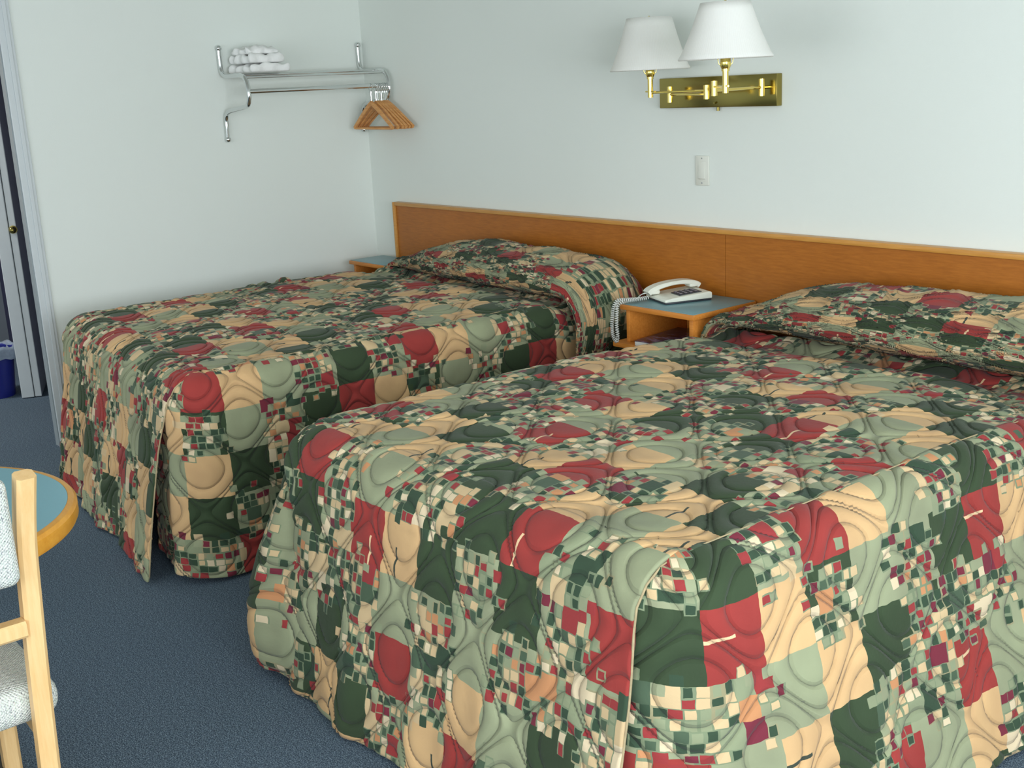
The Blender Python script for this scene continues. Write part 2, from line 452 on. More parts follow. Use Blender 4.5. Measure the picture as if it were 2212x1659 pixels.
# doorway casing with a stepped profile, and the jamb lining
bm = bmesh.new()
box(bm, (0, DY1 - .004, 0), (.012, DY1 + .055, DH + .07), .003)
box(bm, (.012, DY1 + .022, 0), (.018, DY1 + .040, DH + .06), .002)
box(bm, (0, DY0 - .068, 0), (.012, DY0 + .004, DH + .07), .003)
box(bm, (0, DY0, DH), (.012, DY1, DH + .07), .003)
struct('trim_1', bm, M['trim'])
bm = bmesh.new()
box(bm, (-WT, DY1 - .008, 0), (-.001, DY1 - .001, DH)); box(bm, (-WT, DY0 + .001, 0), (-.001, DY0 + .018, DH)); box(bm, (-WT, DY0, DH - .018), (-.001, DY1, DH - .001))
struct('trim_2', bm, M['jamb'])
# room beyond the doorway
bm = bmesh.new(); box(bm, (-3.4, -1.28, 0), (-WT, -1.18, RH)); struct('wall_partition', bm, M['shade_wall'])
bm = bmesh.new(); box(bm, (-2.85, RY, .62), (-2.75, -1.28, RH)); box(bm, (-2.85, RY, 0), (-2.75, -1.28, .62), mat=1)
struct('wall_beyond', bm, [M['bath_up'], M['bath_low']])
# door leaf standing open in the far room
A = Vector((-1.119, -1.697, 0)); B = Vector((-1.080, -1.60, 0))
d = (B - A).normalized(); nn = Vector((-d.y, d.x, 0))
Xd = Matrix(((d.x, nn.x, 0, A.x), (d.y, nn.y, 0, A.y), (0, 0, 1, 0), (0, 0, 0, 1)))
# two folded leaves standing edge-on in the far room
bm = bmesh.new(); box(bm, (0, 0, .004), (.066, .42, 2.03), .004, X=Xd)
box(bm, (.069, .003, .004), (.105, .42, 2.03), .004, X=Xd)
dr = struct('door_1', bm, M['trim'])
bm = bmesh.new()
tube(bm, [Xd @ Vector((.088, .003, .94)), Xd @ Vector((.088, -.004, .94))], .022, 14)
tube(bm, [Xd @ Vector((.088, 0, .94)), Xd @ Vector((.088, -.03, .94))], .008, 10)
sphere(bm, Xd @ Vector((.088, -.034, .94)), .019, 14)
obj('door_knob', bm, M['brass'], dr)
# blue waste bin with liner
r = root('waste_bin', 'blue plastic waste bin with a liner, seen through the doorway', 'bin', (-1.32, -1.775, 0))
bm = bmesh.new(); lathe(bm, [(.10, 0), (.125, .26), (.132, .262), (.132, .275), (.12, .27), (.098, .01)], (-1.32, -1.775, 0), 28, cap0=True); obj('bucket', bm, M['bin'], r)
bm = bmesh.new()
pr = []
lathe(bm, [(.110, .20), (.124, .272), (.134, .29), (.142, .27), (.140, .22)], (-1.32, -1.775, 0), 40)
for v in bm.verts:
    a = math.atan2(v.co.y + 1.775, v.co.x + 1.32); k = 1 + .03 * math.sin(a * 9) + .02 * math.sin(a * 17)
    v.co.x = -1.32 + (v.co.x + 1.32) * k; v.co.y = -1.775 + (v.co.y + 1.775) * k; v.co.z += .008 * math.sin(a * 7)
obj('bin_liner', bm, M['bag'], r, smooth=180)

# ------------------------------------------------------------------ headboard
HX0, HX1, HZ, HY = .25, 5.2, .993, -.045
r = root('headboard', 'long orange-brown veneered headboard fixed along the wall behind both beds', 'headboard', (2.6, -.02, .3))
SX = 2.56
bm = bmesh.new(); box(bm, (HX0 + .02, -.034, .001), (SX - .001, -.001, HZ - .018)); obj('panel', bm, M['hb'], r)
bm = bmesh.new(); box(bm, (SX + .001, -.034, .001), (HX1, -.001, HZ - .018)); obj('panel', bm, M['hb'], r)
bm = bmesh.new(); box(bm, (HX0 + .02, HY, HZ - .018), (HX1, -.001, HZ), .003); obj('edge_strip', bm, M['hb_edge'], r)
bm = bmesh.new(); box(bm, (HX0, HY, .001), (HX0 + .018, -.001, HZ), .003); obj('edge_strip', bm, M['hb_edge'], r)

# ------------------------------------------------------------------ nightstands (open cubbies fixed to the headboard)
def nightstand(x0, x1, yf, zt, label):
    r = root('nightstand', label, 'nightstand', ((x0 + x1) / 2, yf / 2, zt - .16))
    bm = bmesh.new(); box(bm, (x0, yf, zt - .022), (x1, -.047, zt - .002), .004); obj('top_board', bm, M['ns_wood'], r)
    bm = bmesh.new(); box(bm, (x0 + .006, yf + .008, zt - .003), (x1 - .006, -.05, zt), .0008); obj('laminate_top', bm, M['lam'], r)
    for x in (x0 + .018, x1 - .036):
        bm = bmesh.new(); box(bm, (x, yf + .018, zt - .15), (x + .018, -.047, zt - .0225), .001); obj('side_panel', bm, M['ns_wood'], r)
    bm = bmesh.new(); box(bm, (x0 + .037, -.062, zt - .15), (x1 - .037, -.048, zt - .0225)); obj('back_panel', bm, M['ns_wood'], r)
    bm = bmesh.new(); box(bm, (x0 - .03, yf - .012, zt - .170), (x1 - .012, -.047, zt - .1505), .003); obj('bottom_shelf', bm, M['ns_wood'], r)
    return r
nightstand(.127, .475, -.265, .70, 'blue topped wooden nightstand between the wall corner and the far bed')
nightstand(2.345, 2.725, -.40, .735, 'blue topped open nightstand holding the telephone between the two beds')

# magazine in the cubby
r = root('magazine', 'dark covered magazine lying inside the nightstand cubby', 'magazine', (2.53, -.27, .585))
Xm = Matrix.Translation((2.535, -.25, .5852)) @ Matrix.Rotation(math.radians(8), 4, 'Z')
bm = bmesh.new(); box(bm, (-.118, -.150, 0), (.115, .135, .017), .002, X=Xm); obj('pages', bm, M['paper'], r)
bm = bmesh.new(); box(bm, (-.120, -.151, .0172), (.116, .137, .0192), .0005, X=Xm); obj('cover', bm, M['mag'], r)

# ------------------------------------------------------------------ telephone
ph = root('telephone', 'ivory corded desk telephone with its handset resting on the nightstand top', 'telephone', (2.46, -.2, .735))
e1 = Vector((.94, -.34, 0)).normalized(); e2 = Vector((-e1.y, e1.x, 0))
PO = Vector((2.352, -.262, .7355))
XP = Matrix(((e1.x, e2.x, 0, PO.x), (e1.y, e2.y, 0, PO.y), (0, 0, 1, PO.z), (0, 0, 0, 1)))
bm = bmesh.new(); box(bm, (.002, .002, 0), (.168, .198, .007), .003, X=XP); obj('foot_plate', bm, M['dark_plastic'], ph)
bm = bmesh.new()
prism(bm, [XP @ Vector((0, y, z)) for y, z in [(0, .007), (0, .018), (.03, .022), (.19, .034), (.20, .030), (.20, .007)]], XP.to_3x3() @ Vector((.17, 0, 0)), .004)
obj('base', bm, M['ivory'], ph)
def on_top(x, y, dz=0): return XP @ Vector((x, y, .0225 + (y - .03) * .0706 + dz))
bm = bmesh.new()
prism(bm, [on_top(.075, .07, .0005), on_top(.15, .07, .0005), on_top(.15, .165, .0005), on_top(.075, .165, .0005)], Vector((0, 0, .0022)))
kp = obj('keypad', bm, M['dark_plastic'], ph)
for i in range(3):
    for j in range(4):
        bm = bmesh.new(); c = on_top(.091 + i * .0215, .083 + j * .0215, .0045)
        box(bm, (-.0065, -.005, -.0015), (.0065, .005, .0022), .001, X=Matrix.Translation(c) @ XP.to_3x3().to_4x4())
        obj('key', bm, M['key'], kp)
# handset: bowed grip with two cups
bm = bmesh.new()
hp = [(.035, -.012, .027), (.035, .002, .038), (.036, .035, .050), (.037, .08, .058), (.037, .125, .060), (.036, .165, .056), (.035, .192, .049), (.035, .206, .040)]
bar(bm, [XP @ p for p in catmull(hp, 6)], .050, [.014 + .006 * abs(math.cos(PI * i / 42)) for i in range(43)], e1)
box(bm, (.010, -.010, .0225), (.060, .034, .040), .006, 3, X=XP)
box(bm, (.010, .162, .036), (.060, .204, .052), .006, 3, X=XP)
obj('handset', bm, M['ivory'], ph)
# coiled cord: two strands hanging over the nightstand edge
def coil(path, rad, turns, wire, name, par):
    C_ = catmull(path, 14); L = [0]
    for a, b in zip(C_, C_[1:]): L.append(L[-1] + (b - a).length)
    tot = L[-1]; N = turns * 9; pts = []; nrm = None; j = 0
    for i in range(N + 1):
        s = tot * i / N
        while j < len(L) - 2 and L[j + 1] < s: j += 1
        f = (s - L[j]) / max(L[j + 1] - L[j], 1e-9); p = C_[j].lerp(C_[j + 1], f); d = (C_[j + 1] - C_[j]).normalized()
        if nrm is None: nrm = d.orthogonal().normalized()
        nrm = (nrm - d * nrm.dot(d)).normalized(); b = d.cross(nrm); a = 2 * PI * turns * i / N
        pts.append(p + (nrm * math.cos(a) + b * math.sin(a)) * rad)
    bm = bmesh.new(); tube(bm, pts, wire, 5); return obj(name, bm, M['cord'], par, smooth=180)
hs = XP @ Vector((.035, -.012, .028))
c1 = [(2.372, -.345, .748), (2.362, -.39, .752), (2.345, -.418, .752), (2.333, -.430, .730), (2.326, -.432, .69), (2.322, -.432, .65), (2.330, -.434, .612), (2.348, -.434, .592)]
c2 = [(2.348, -.434, .592), (2.356, -.436, .615), (2.350, -.434, .66), (2.350, -.432, .70), (2.350, -.425, .735), (2.356, -.395, .746), (2.366, -.34, .746), (2.378, -.29, .747)]
c1 = [(a + .012, b, c) for a, b, c in c1]; c2 = [(a + .012, b, c) for a, b, c in c2]
coil(c1, .0062, 34, .0021, 'cord', ph); coil(c2, .0062, 32, .0021, 'cord', ph)
bm = bmesh.new(); tube(bm, catmull([hs, (hs.x - .01, hs.y - .02, hs.z - .004), (2.384, -.345, .750)], 6), .0018, 6); obj('cord', bm, M['cord'], ph)

# ------------------------------------------------------------------ beds and spreads
def smooth(a, b, x):
    t = np.clip((x - a) / (b - a), 0, 1); return t * t * (3 - 2 * t)
def wrinkle(x, y, k=1.0, ph=0.0):
    return k * (.004 * np.sin(5.1 * x + 3.7 * y + ph) + .003 * np.sin(-7.3 * x + 9.1 * y + 1.7 * ph) + .0022 * np.sin(15 * x + 4 * y + ph) + .0018 * np.sin(6 * x - 19 * y + 2 * ph))

def bed(x0, x1, yf, zt, label):
    r = root('bed', label, 'bed', ((x0 + x1) / 2, yf / 2, 0))
    bm = bmesh.new(); box(bm, (x0 + .10, yf + .32, zt - .27), (x1 - .10, -.10, zt - .08), .04, 4); obj('mattress', bm, M['mattress'], r)
    bm = bmesh.new(); box(bm, (x0 + .12, yf + .34, .14), (x1 - .12, -.10, zt - .272), .02, 2); obj('box_spring', bm, M['bed_base'], r)
    for x in (x0 + .16, x1 - .2):
        for y in (yf + .4, -.25):
            bm = bmesh.new(); box(bm, (x, y, 0), (x + .04, y + .04, .139), .004); obj('leg', bm, M['bed_base'], r)

def bedspread(x0, x1, yf, zt, mt, ms, label, pil, slits, seed, hem=.012, skew=0.0, crown=.012, ridge=False, sink=0.0):
    """x0,x1 plan edges; yf foot; zt top height. Top + foot drop + two side drops + pillow tuck."""
    r = root('bedspread', label, 'bedspread', ((x0 + x1) / 2, yf / 2, zt))
    R = .085; RF = .125; ST = .0075
    ycr = pil['front'] + .05                     # top panel runs a little under the pillow tuck
    def wrp(P):
        P = np.array(P, float)
        kx = np.clip((x1 - P[..., 0]) / (x1 - x0), 0, 1.1); ky = smooth(-.7, yf + .1, P[..., 1]) if False else smooth(0, 1, (-.7 - P[..., 1]) / (-.7 - yf - .1))
        P[..., 1] += skew * kx * ky
        return P
    # ---- top panel
    xs = np.arange(x0 + R, x1 - R + 1e-6, ST); xs = np.append(xs, x1 - R)
    ys = np.arange(yf + RF, ycr + .04, ST)
    X, Y = np.meshgrid(xs, ys, indexing='ij')
    def topz(x, y):
        edge = np.minimum(np.minimum(x - x0, x1 - x), y - yf)
        ed2 = np.minimum(np.minimum(x - x0 - R, x1 - R - x), y - yf - RF)
        z = zt + crown * smooth(0, .45, ed2) + wrinkle(x, y, 1.0, seed) * smooth(0, .1, ed2)
        z = z - .028 * np.exp(-((y - (pil['front'] - .02)) / .075) ** 2)
        z = z - sink * smooth(-1.1, -.5, y)
        if ridge:
            for yy, hh in ((-1.06, .012), (-.985, .016), (-.87, .020)):
                z = z + hh * np.exp(-((y - yy) / .022) ** 4 - ((x - x0 - R) / .05) ** 2)
        return z
    P = np.stack([X, Y, topz(X, Y)], -1); uv = np.stack([X, Y], -1)
    grid_obj('top_panel', wrp(P), uv, uv, mt, r)
    # ---- drops: t is the length over the edge
    T0 = R * PI / 2
    def drop(base, nrm, t, flare, fold, R=R, ex=1.1):
        T0 = R * PI / 2
        """base (..,3) inset line, nrm (..,2) outward; t length; returns points"""
        H = base[..., 2] - hem
        a = np.clip(t / R, 0, PI / 2)
        out = R * np.sin(a); down = R * (1 - np.cos(a))
        L = np.maximum(t - T0, 0); TL = np.maximum(H - R, .01)
        f = np.clip(L / TL, 0, 1.2)
        out = out + flare * np.maximum(f, 1e-5) ** ex + fold * smooth(0, 1, f)
        down = down + L
        return np.stack([base[..., 0] + nrm[..., 0] * out, base[..., 1] + nrm[..., 1] * out, base[..., 2] - down], -1)
    TT = T0 + (zt - hem - R); T0F = RF * PI / 2; TTF = T0F + (zt - hem - RF)
    nt = int(TT / ST) + 1
    # foot drop
    sl, sr = slits                                # distance of the slit edges from the corners, at the hem
    m = int((x1 - x0) / ST)
    k = np.linspace(0, 1, m)[:, None]; t = np.linspace(0, TTF, nt)[None, :]
    ft = np.clip((t - T0F * .6) / (TTF - T0F * .6), 0, 1)
    xa = (x0 + R) + (sl['x'] - R) * smooth(0, .35, ft); xb = (x1 - R) - (sr['x'] - R) * smooth(0, .35, ft)
    Xf = xa + (xb - xa) * k; tt = np.broadcast_to(t, Xf.shape)
    base = np.stack([Xf, np.full_like(Xf, yf + RF), topz(Xf, np.full_like(Xf, yf + RF))], -1)
    nr = np.stack([np.zeros_like(Xf), -np.ones_like(Xf)], -1)
    fold = .012 * np.sin(11 * Xf + seed) + .008 * np.sin(23 * Xf + 2.1 * seed + 1.5 * tt) + .004 * np.sin(47 * Xf + seed * 3 + 3 * tt)
    # ends: small outward curl on the right/left slit edge
    fold = fold + sr['curl'] * smooth(.92, 1, k) + sl['curl'] * smooth(.08, 0, k)
    P = drop(base, nr, tt, .10, fold, RF, .9)
    uv = np.stack([Xf, (yf + RF) - tt], -1)
    P = wrp(P); grid_obj('foot_drop', P, uv, uv, mt, r, flip=True, thick=.007)
    def edge_cord(Pl, rad=.0028):
        bm = bmesh.new(); tube(bm, [tuple(p) for p in Pl[::6]], rad, 6); obj('piping', bm, M['piping'], r, smooth=180)
    edge_cord(P[-1]); edge_cord(P[0]); edge_cord(P[:, -1])
    # side drops with a rounded foot corner wrapping behind the foot drop
    for side in (-1, 1):
        xe = x0 if side < 0 else x1; S = sl if side < 0 else sr
        rc = RF + .025
        # inset path in plan: straight along y, then a small arc, then along the foot
        ystr = yf + rc; yh = -.10
        seg1 = ycr + .12 - ystr if False else (yh - ystr)
        arc = (rc - R) * PI / 2; wrap = S['wrap']
        tot = seg1 + arc + wrap
        outer_arc = rc * PI / 2
        n = int((seg1 + outer_arc + wrap) / ST)
        s = np.linspace(0, seg1 + outer_arc + wrap, n)
        bx = np.empty(n); by = np.empty(n); nx = np.empty(n); ny = np.empty(n)
        for i, si in enumerate(s):
            if si < seg1:
                bx[i] = xe - side * R; by[i] = yh - si; nx[i] = side; ny[i] = 0
            elif si < seg1 + outer_arc:
                a = (si - seg1) / rc
                cx_, cy_ = xe - side * rc, yf + rc
                nx[i] = side * math.cos(a); ny[i] = -math.sin(a)
                bx[i] = cx_ + nx[i] * (rc - R); by[i] = cy_ + ny[i] * (rc - R)
            else:
                w = si - seg1 - outer_arc
                bx[i] = xe - side * (rc + w); by[i] = yf + R; nx[i] = 0; ny[i] = -1
        t = np.linspace(0, TT, nt)
        SS, TTg = np.meshgrid(s, t, indexing='ij')
        cor = smooth(seg1 - .05, seg1 + outer_arc, SS); Re = R + (RF - R) * cor
        BX = np.broadcast_to(bx[:, None], SS.shape); BY = np.broadcast_to(by[:, None], SS.shape)
        base = np.stack([BX, BY, topz(BX, BY)], -1)
        nr = np.stack([np.broadcast_to(nx[:, None], SS.shape), np.broadcast_to(ny[:, None], SS.shape)], -1)
        base[..., :2] -= nr * (Re - R)[..., None]
        cor = smooth(seg1 - .25, seg1 + outer_arc * .6, SS)
        fold = (.010 * np.sin(9 * SS + seed + side) + .007 * np.sin(21 * SS + 2 * seed) + .004 * np.sin(43 * SS + TTg * 4)) * (1 - .5 * cor)
        fl = S['flare'] * (1 - cor) + S['cflare'] * cor
        fold = fold + S.get('bulge', 0) * np.exp(-((SS - seg1 - outer_arc * .55) / .15) ** 2) * np.sin(PI * np.clip(TTg / TT, 0, 1) ** .65) ** .8
        # stay just behind the foot drop near the top of the corner
        P = drop(base, nr, TTg, fl, fold, Re, 1.1 - S.get('belly', 0) * cor)
        back = smooth(seg1 + outer_arc * .75, seg1 + outer_arc, SS) * S.get('behind', .012)
        P[..., 1] += back; P[..., 2] -= 1.0 * back * smooth(TT * .6, 0, TTg)
        vv = (yh - SS)
        uvq = np.stack([xe - side * R + side * TTg, vv], -1)
        grid_obj('side_drop', wrp(P), uvq, uvq, ms, r, flip=(side < 0), thick=.007)
        P = wrp(P)
        edge_cord(P[-1], .0028); edge_cord(P[:, -1], .003)
        if side > 0: 
            bm = bmesh.new(); n1 = int(seg1 / (seg1 + outer_arc + wrap) * n)
            tube(bm, [tuple(p + np.array([0, 0, .006])) for p in P[int(.25 / ST):n1:5, 1]], .0016, 6); obj('piping', bm, M['piping'], r, smooth=180)
    # ---- pillow tuck: padded roll across the head, running down both sides
    RP = .09
    prof = np.array(catmull([(y, w, 0) for y, w in pil['prof']], 10))[:, :2]
    pl = np.concatenate([[0], np.cumsum(np.hypot(*np.diff(prof, axis=0).T))])
    npf = int(pl[-1] * .95 / ST / .9)
    q = np.linspace(0, pl[-1], npf); PY = np.interp(q, pl, prof[:, 0]); PW = np.interp(q, pl, prof[:, 1])
    dl, dr_ = pil['drop']
    wx0, wx1 = pil['x0'], pil['x1']
    Ltop = (wx1 - RP) - (wx0 + RP); la = RP * PI / 2
    tot = dl + la + Ltop + la + dr_
    n = int(tot / ST); s = np.linspace(0, tot, n)
    cx = np.empty(n); cz = np.empty(n); nx = np.empty(n); nz = np.empty(n)
    zb = zt + .004
    for i, si in enumerate(s):
        if si < dl: cx[i] = wx0 - pil['fl'][0] * (1 - si / max(dl, 1e-6)); cz[i] = zb - RP - (dl - si); nx[i], nz[i] = -1, 0
        elif si < dl + la:
            a = (si - dl) / RP; nx[i], nz[i] = -math.cos(a), math.sin(a); cx[i] = wx0 + RP + nx[i] * RP; cz[i] = zb - RP + nz[i] * RP
        elif si < dl + la + Ltop:
            nx[i], nz[i] = 0, 1; cx[i] = wx0 + RP + (si - dl - la); cz[i] = zb
        elif si < dl + 2 * la + Ltop:
            a = (si - dl - la - Ltop) / RP; nx[i], nz[i] = math.sin(a), math.cos(a); cx[i] = wx1 - RP + nx[i] * RP; cz[i] = zb - RP + nz[i] * RP
        else:
            w = si - dl - 2 * la - Ltop; nx[i], nz[i] = 1, 0; cx[i] = wx1 + pil['fl'][1] * w / max(dr_, 1e-6); cz[i] = zb - RP - w
    hx = np.interp(s, [dl + la * 2 + 0, 0], [0, 0]) if False else None
    keys = pil['h']                                # (position along s relative to start of flat, height)
    H = np.interp(s - dl - la, [k_[0] for k_ in keys], [k_[1] for k_ in keys])
    ker = np.exp(-np.linspace(-2, 2, 31) ** 2); ker /= ker.sum()
    H = np.convolve(np.pad(H, 15, mode='edge'), ker, 'valid')
    YS = np.interp(s - dl - la, [k_[0] for k_ in pil['ys']], [k_[1] for k_ in pil['ys']])
    YS = np.convolve(np.pad(YS, 15, mode='edge'), ker, 'valid')
    S2, Q2 = np.meshgrid(np.arange(n), np.arange(npf), indexing='ij')
    h = H[S2] * PW[Q2] + .004
    h = h + (.004 * np.sin(9 * s[S2] + 5 * q[Q2] + seed) + .003 * np.sin(19 * s[S2] - 11 * q[Q2]) + .0025 * np.sin(31 * s[S2] + 17 * q[Q2])) * PW[Q2]
    yb = -.055
    Yp = yb + (PY[Q2] - yb) * YS[S2]
    P = np.stack([cx[S2] + nx[S2] * h, Yp, cz[S2] + nz[S2] * h], -1)
    uv = np.stack([x0 + .0 + s[S2] - dl - la + (wx0 + RP - x0), .25 - q[Q2]], -1)
    grid_obj('pillow_tuck', P, uv, uv, mt, r, flip=False, thick=.006)
    return r

Z = .70
PR = [(-.052, 0), (-.058, .35), (-.10, .80), (-.18, 1.0), (-.27, .99), (-.36, .87), (-.425, .64), (-.445, .40), (-.42, .18), (-.36, .02), (-.30, -.06)]
bed(.43, 2.05, -2.10, Z, 'far double bed hidden under its quilted spread beside the left wall')
bedspread(.43, 2.05, -2.10, Z, M['quilt_a'], M['quilt_a_side'],
          'patchwork quilted bedspread on the far bed next to the left wall',
          dict(front=-.36, prof=PR, x0=.50, x1=2.10, drop=(.06, .52), fl=(.0, .04),
               h=[(-.2, .01), (-.05, .03), (.10, .06), (.35, .135), (.7, .172), (1.15, .17), (1.4, .148), (1.55, .11), (1.68, .055), (2.2, .015)],
               ys=[(-.2, .5), (0, .62), (.4, .88), (.8, 1), (1.4, 1.02), (1.7, 1.0), (2.2, .95)]),
          (dict(x=.16, curl=.0, wrap=.08, flare=.03, cflare=.07, bulge=.05),
           dict(x=.14, curl=.02, wrap=.20, flare=.01, cflare=.03, behind=.02)), 1.3, skew=.17, ridge=True)
bed(2.705, 4.215, -2.105, Z, 'near double bed hidden under its quilted spread in the foreground')
bedspread(2.705, 4.215, -2.105, Z - .003, M['quilt_b'], M['quilt_b_side'],
          'patchwork quilted bedspread on the near bed in the foreground',
          dict(front=-.36, prof=PR, x0=2.745, x1=4.25, drop=(.14, .52), fl=(.0, .04),
               h=[(-.25, .01), (-.1, .03), (.08, .06), (.27, .145), (.55, .18), (1.15, .182), (1.4, .15), (1.55, .1), (1.7, .05), (2.2, .015)],
               ys=[(-.2, .75), (0, .85), (.4, .98), (.8, 1.05), (1.4, 1.1), (1.7, 1.0), (2.2, .95)]),
          (dict(x=.17, curl=.0, wrap=.11, flare=.02, cflare=.13, bulge=.12, belly=.3, behind=.035),
           dict(x=.07, curl=.02, wrap=.12, flare=.15, cflare=.07, behind=.02)), 4.1, crown=.004, sink=.022)

# ------------------------------------------------------------------ light switch
r = root('light_switch', 'white rocker light switch plate on the wall above the headboard', 'light switch', (2.42, -.001, 1.21))
bm = bmesh.new(); box(bm, (2.384, -.007, 1.153), (2.454, -.0005, 1.268), .003); obj('plate', bm, M['white_plastic'], r)
bm = bmesh.new(); prism(bm, [(2.402, -.0072, 1.177), (2.402, -.0115, 1.18), (2.402, -.0085, 1.244), (2.402, -.0072, 1.244)], (.034, 0, 0), .0006); obj('rocker', bm, M['white_plastic'], r)
for z in (1.163, 1.258):
    bm = bmesh.new(); tube(bm, [(2.419, -.007, z), (2.419, -.0085, z)], .003, 10); obj('screw', bm, M['chrome'], r)

# ------------------------------------------------------------------ double swing-arm wall lamp
r = root('wall_lamp', 'brass double swing-arm wall lamp with two white pleated shades', 'wall lamp', (2.51, -.01, 1.51))
bm = bmesh.new(); box(bm, (2.219, -.030, 1.452), (2.80, -.0005, 1.566), .0025); obj('backplate', bm, M['brass'], r)
bm = bmesh.new()
tube(bm, [(2.51, -.030, 1.468), (2.51, -.038, 1.468)], .004, 10); tube(bm, [(2.51, -.015, 1.452), (2.51, -.015, 1.438)], .006, 10)
obj('switch_knob', bm, M['brass'], r)
def swing(pv, el, st, zt, tag_):
    zp = pv[2]
    bm = bmesh.new(); tube(bm, [(pv[0], pv[1], zp - .03), (pv[0], pv[1], zp + .03)], .011, 16); tube(bm, [(pv[0], -.03, zp), (pv[0], pv[1], zp)], .006, 10); obj('pivot', bm, M['brass_bright'], r)
    bm = bmesh.new(); tube(bm, [pv, (el[0], el[1], zp)], .0048, 10); obj('swing_arm', bm, M['brass_bright'], r)
    bm = bmesh.new(); tube(bm, [(el[0], el[1], zp - .018), (el[0], el[1], zp + .032)], .011, 16); obj('elbow', bm, M['brass_bright'], r)
    z2 = zp + .012
    bm = bmesh.new(); tube(bm, [(el[0], el[1], z2), (st[0], st[1], z2)], .0048, 10); obj('swing_arm', bm, M['brass_bright'], r)
    bm = bmesh.new(); tube(bm, [(st[0], st[1], z2 - .018), (st[0], st[1], z2 + .05)], .010, 16)
    tube(bm, [(st[0], st[1], z2 + .05), (st[0], st[1], z2 + .058)], .013, 16)
    lathe(bm, [(.013, 0), (.018, .01), (.016, .035), (.012, .04)], (st[0], st[1], z2 + .058), 18, cap1=True)
    so = obj('socket_stem', bm, M['brass_bright'], r)
    kd = Vector((.8, -.6, 0)) if tag_ else Vector((.9, -.3, 0))
    bm = bmesh.new(); c = Vector((st[0], st[1], z2 + .004)); tube(bm, [c - kd * .04, c + kd * .04], .003, 8)
    obj('thumb_switch', bm, M['brass_bright'], so)
    zs = z2 + .058
    bm = bmesh.new(); hd = Vector((.63, .775, 0))
    for sg in (-1, 1):
        pts = [c + Vector((0, 0, zs - c.z)) , c + hd * .022 * sg + Vector((0, 0, zs + .016 - c.z)), c + hd * .028 * sg + Vector((0, 0, zs + .05 - c.z)),
               c + hd * .028 * sg + Vector((0, 0, zs + .15 - c.z)), c + Vector((0, 0, zs + .205 - c.z))]
        tube(bm, pts, .0016, 6)
    obj('harp', bm, M['brass'], r)
    bm = bmesh.new(); sphere(bm, (st[0], st[1], zs + .085), .03, 16, (1, 1, 1.25)); obj('bulb', bm, M['white_plastic'], r)
    z0 = zt
    return z0
def shade(c, z0, z1, r0, r1):
    me_bm = bmesh.new(); n = 96
    prof = [(r0, z0), (r0 + .001, z0 + .004)] + [(r0 + (r1 - r0) * f - .004 * math.sin(PI * f), z0 + (z1 - z0) * f) for f in (.1, .25, .4, .55, .7, .85)] + [(r1, z1)]
    lathe(me_bm, prof, (c[0], c[1], 0), n)
    o = obj('lamp_shade', me_bm, M['shade'], r, smooth=180)
    md = o.modifiers.new('thickness', 'SOLIDIFY'); md.thickness = .0015
    # recentre the shade so the pleats run around its own axis
    off = Vector((c[0], c[1], 0)) - r.location; off.z = 0
    o.data.transform(Matrix.Translation(-off)); o.location = off
    bm = bmesh.new()
    for k in range(3):
        a = k * 2 * PI / 3; tube(bm, [(c[0], c[1], z1 - .008), (c[0] + math.cos(a) * (r1 - .002), c[1] + math.sin(a) * (r1 - .002), z1 - .004)], .0014, 6)
    tube(bm, [(c[0], c[1], z1 - .012), (c[0], c[1], z1 + .006)], .004, 8)
    obj('spider', bm, M['brass'], r)
    return o
swing((2.315, -.072, 1.505), (2.60, -.18), (2.336, -.2), 1.6, 0)
swing((2.765, -.072, 1.520), (2.787, -.35), (2.985, -.52), 1.6, 1)
shade((2.336, -.2), 1.600, 1.790, .150, .085)
shade((2.985, -.52), 1.620, 1.793, .150, .079)

# ------------------------------------------------------------------ chrome hat rack with towels and hangers
r = root('towel_rack', 'chrome tube wall rack with shelf rails and a hanging rod near the corner', 'rack', (.0, -.44, 1.6))
bp = [(.012, 1.81), (.013, 1.75), (.018, 1.705), (.045, 1.682), (.10, 1.677), (.20, 1.677), (.250, 1.668), (.278, 1.64), (.290, 1.60), (.288, 1.565), (.268, 1.535), (.21, 1.524), (.10, 1.513), (.045, 1.503), (.020, 1.475), (.016, 1.43), (.012, 1.375)]
for y in (-.835, -.034):
    bm = bmesh.new(); tube(bm, catmull([(a, y, b) for a, b in bp], 6), .0115, 14)
    for z in (1.812, 1.372): sphere(bm, (.014, y, z), .0155, 14)
    obj('bracket', bm, M['chrome'], r)
for x, z, rr in ((.256, 1.664, .006), (.17, 1.677, .006), (.09, 1.677, .006)):
    bm = bmesh.new(); tube(bm, [(x, -.835, z), (x, -.034, z)], rr, 12); obj('shelf_rail', bm, M['chrome'], r)
bm = bmesh.new(); tube(bm, [(.291, -.835, 1.598), (.291, -.034, 1.598)], .0115, 14); obj('hanging_rod', bm, M['chrome'], r)

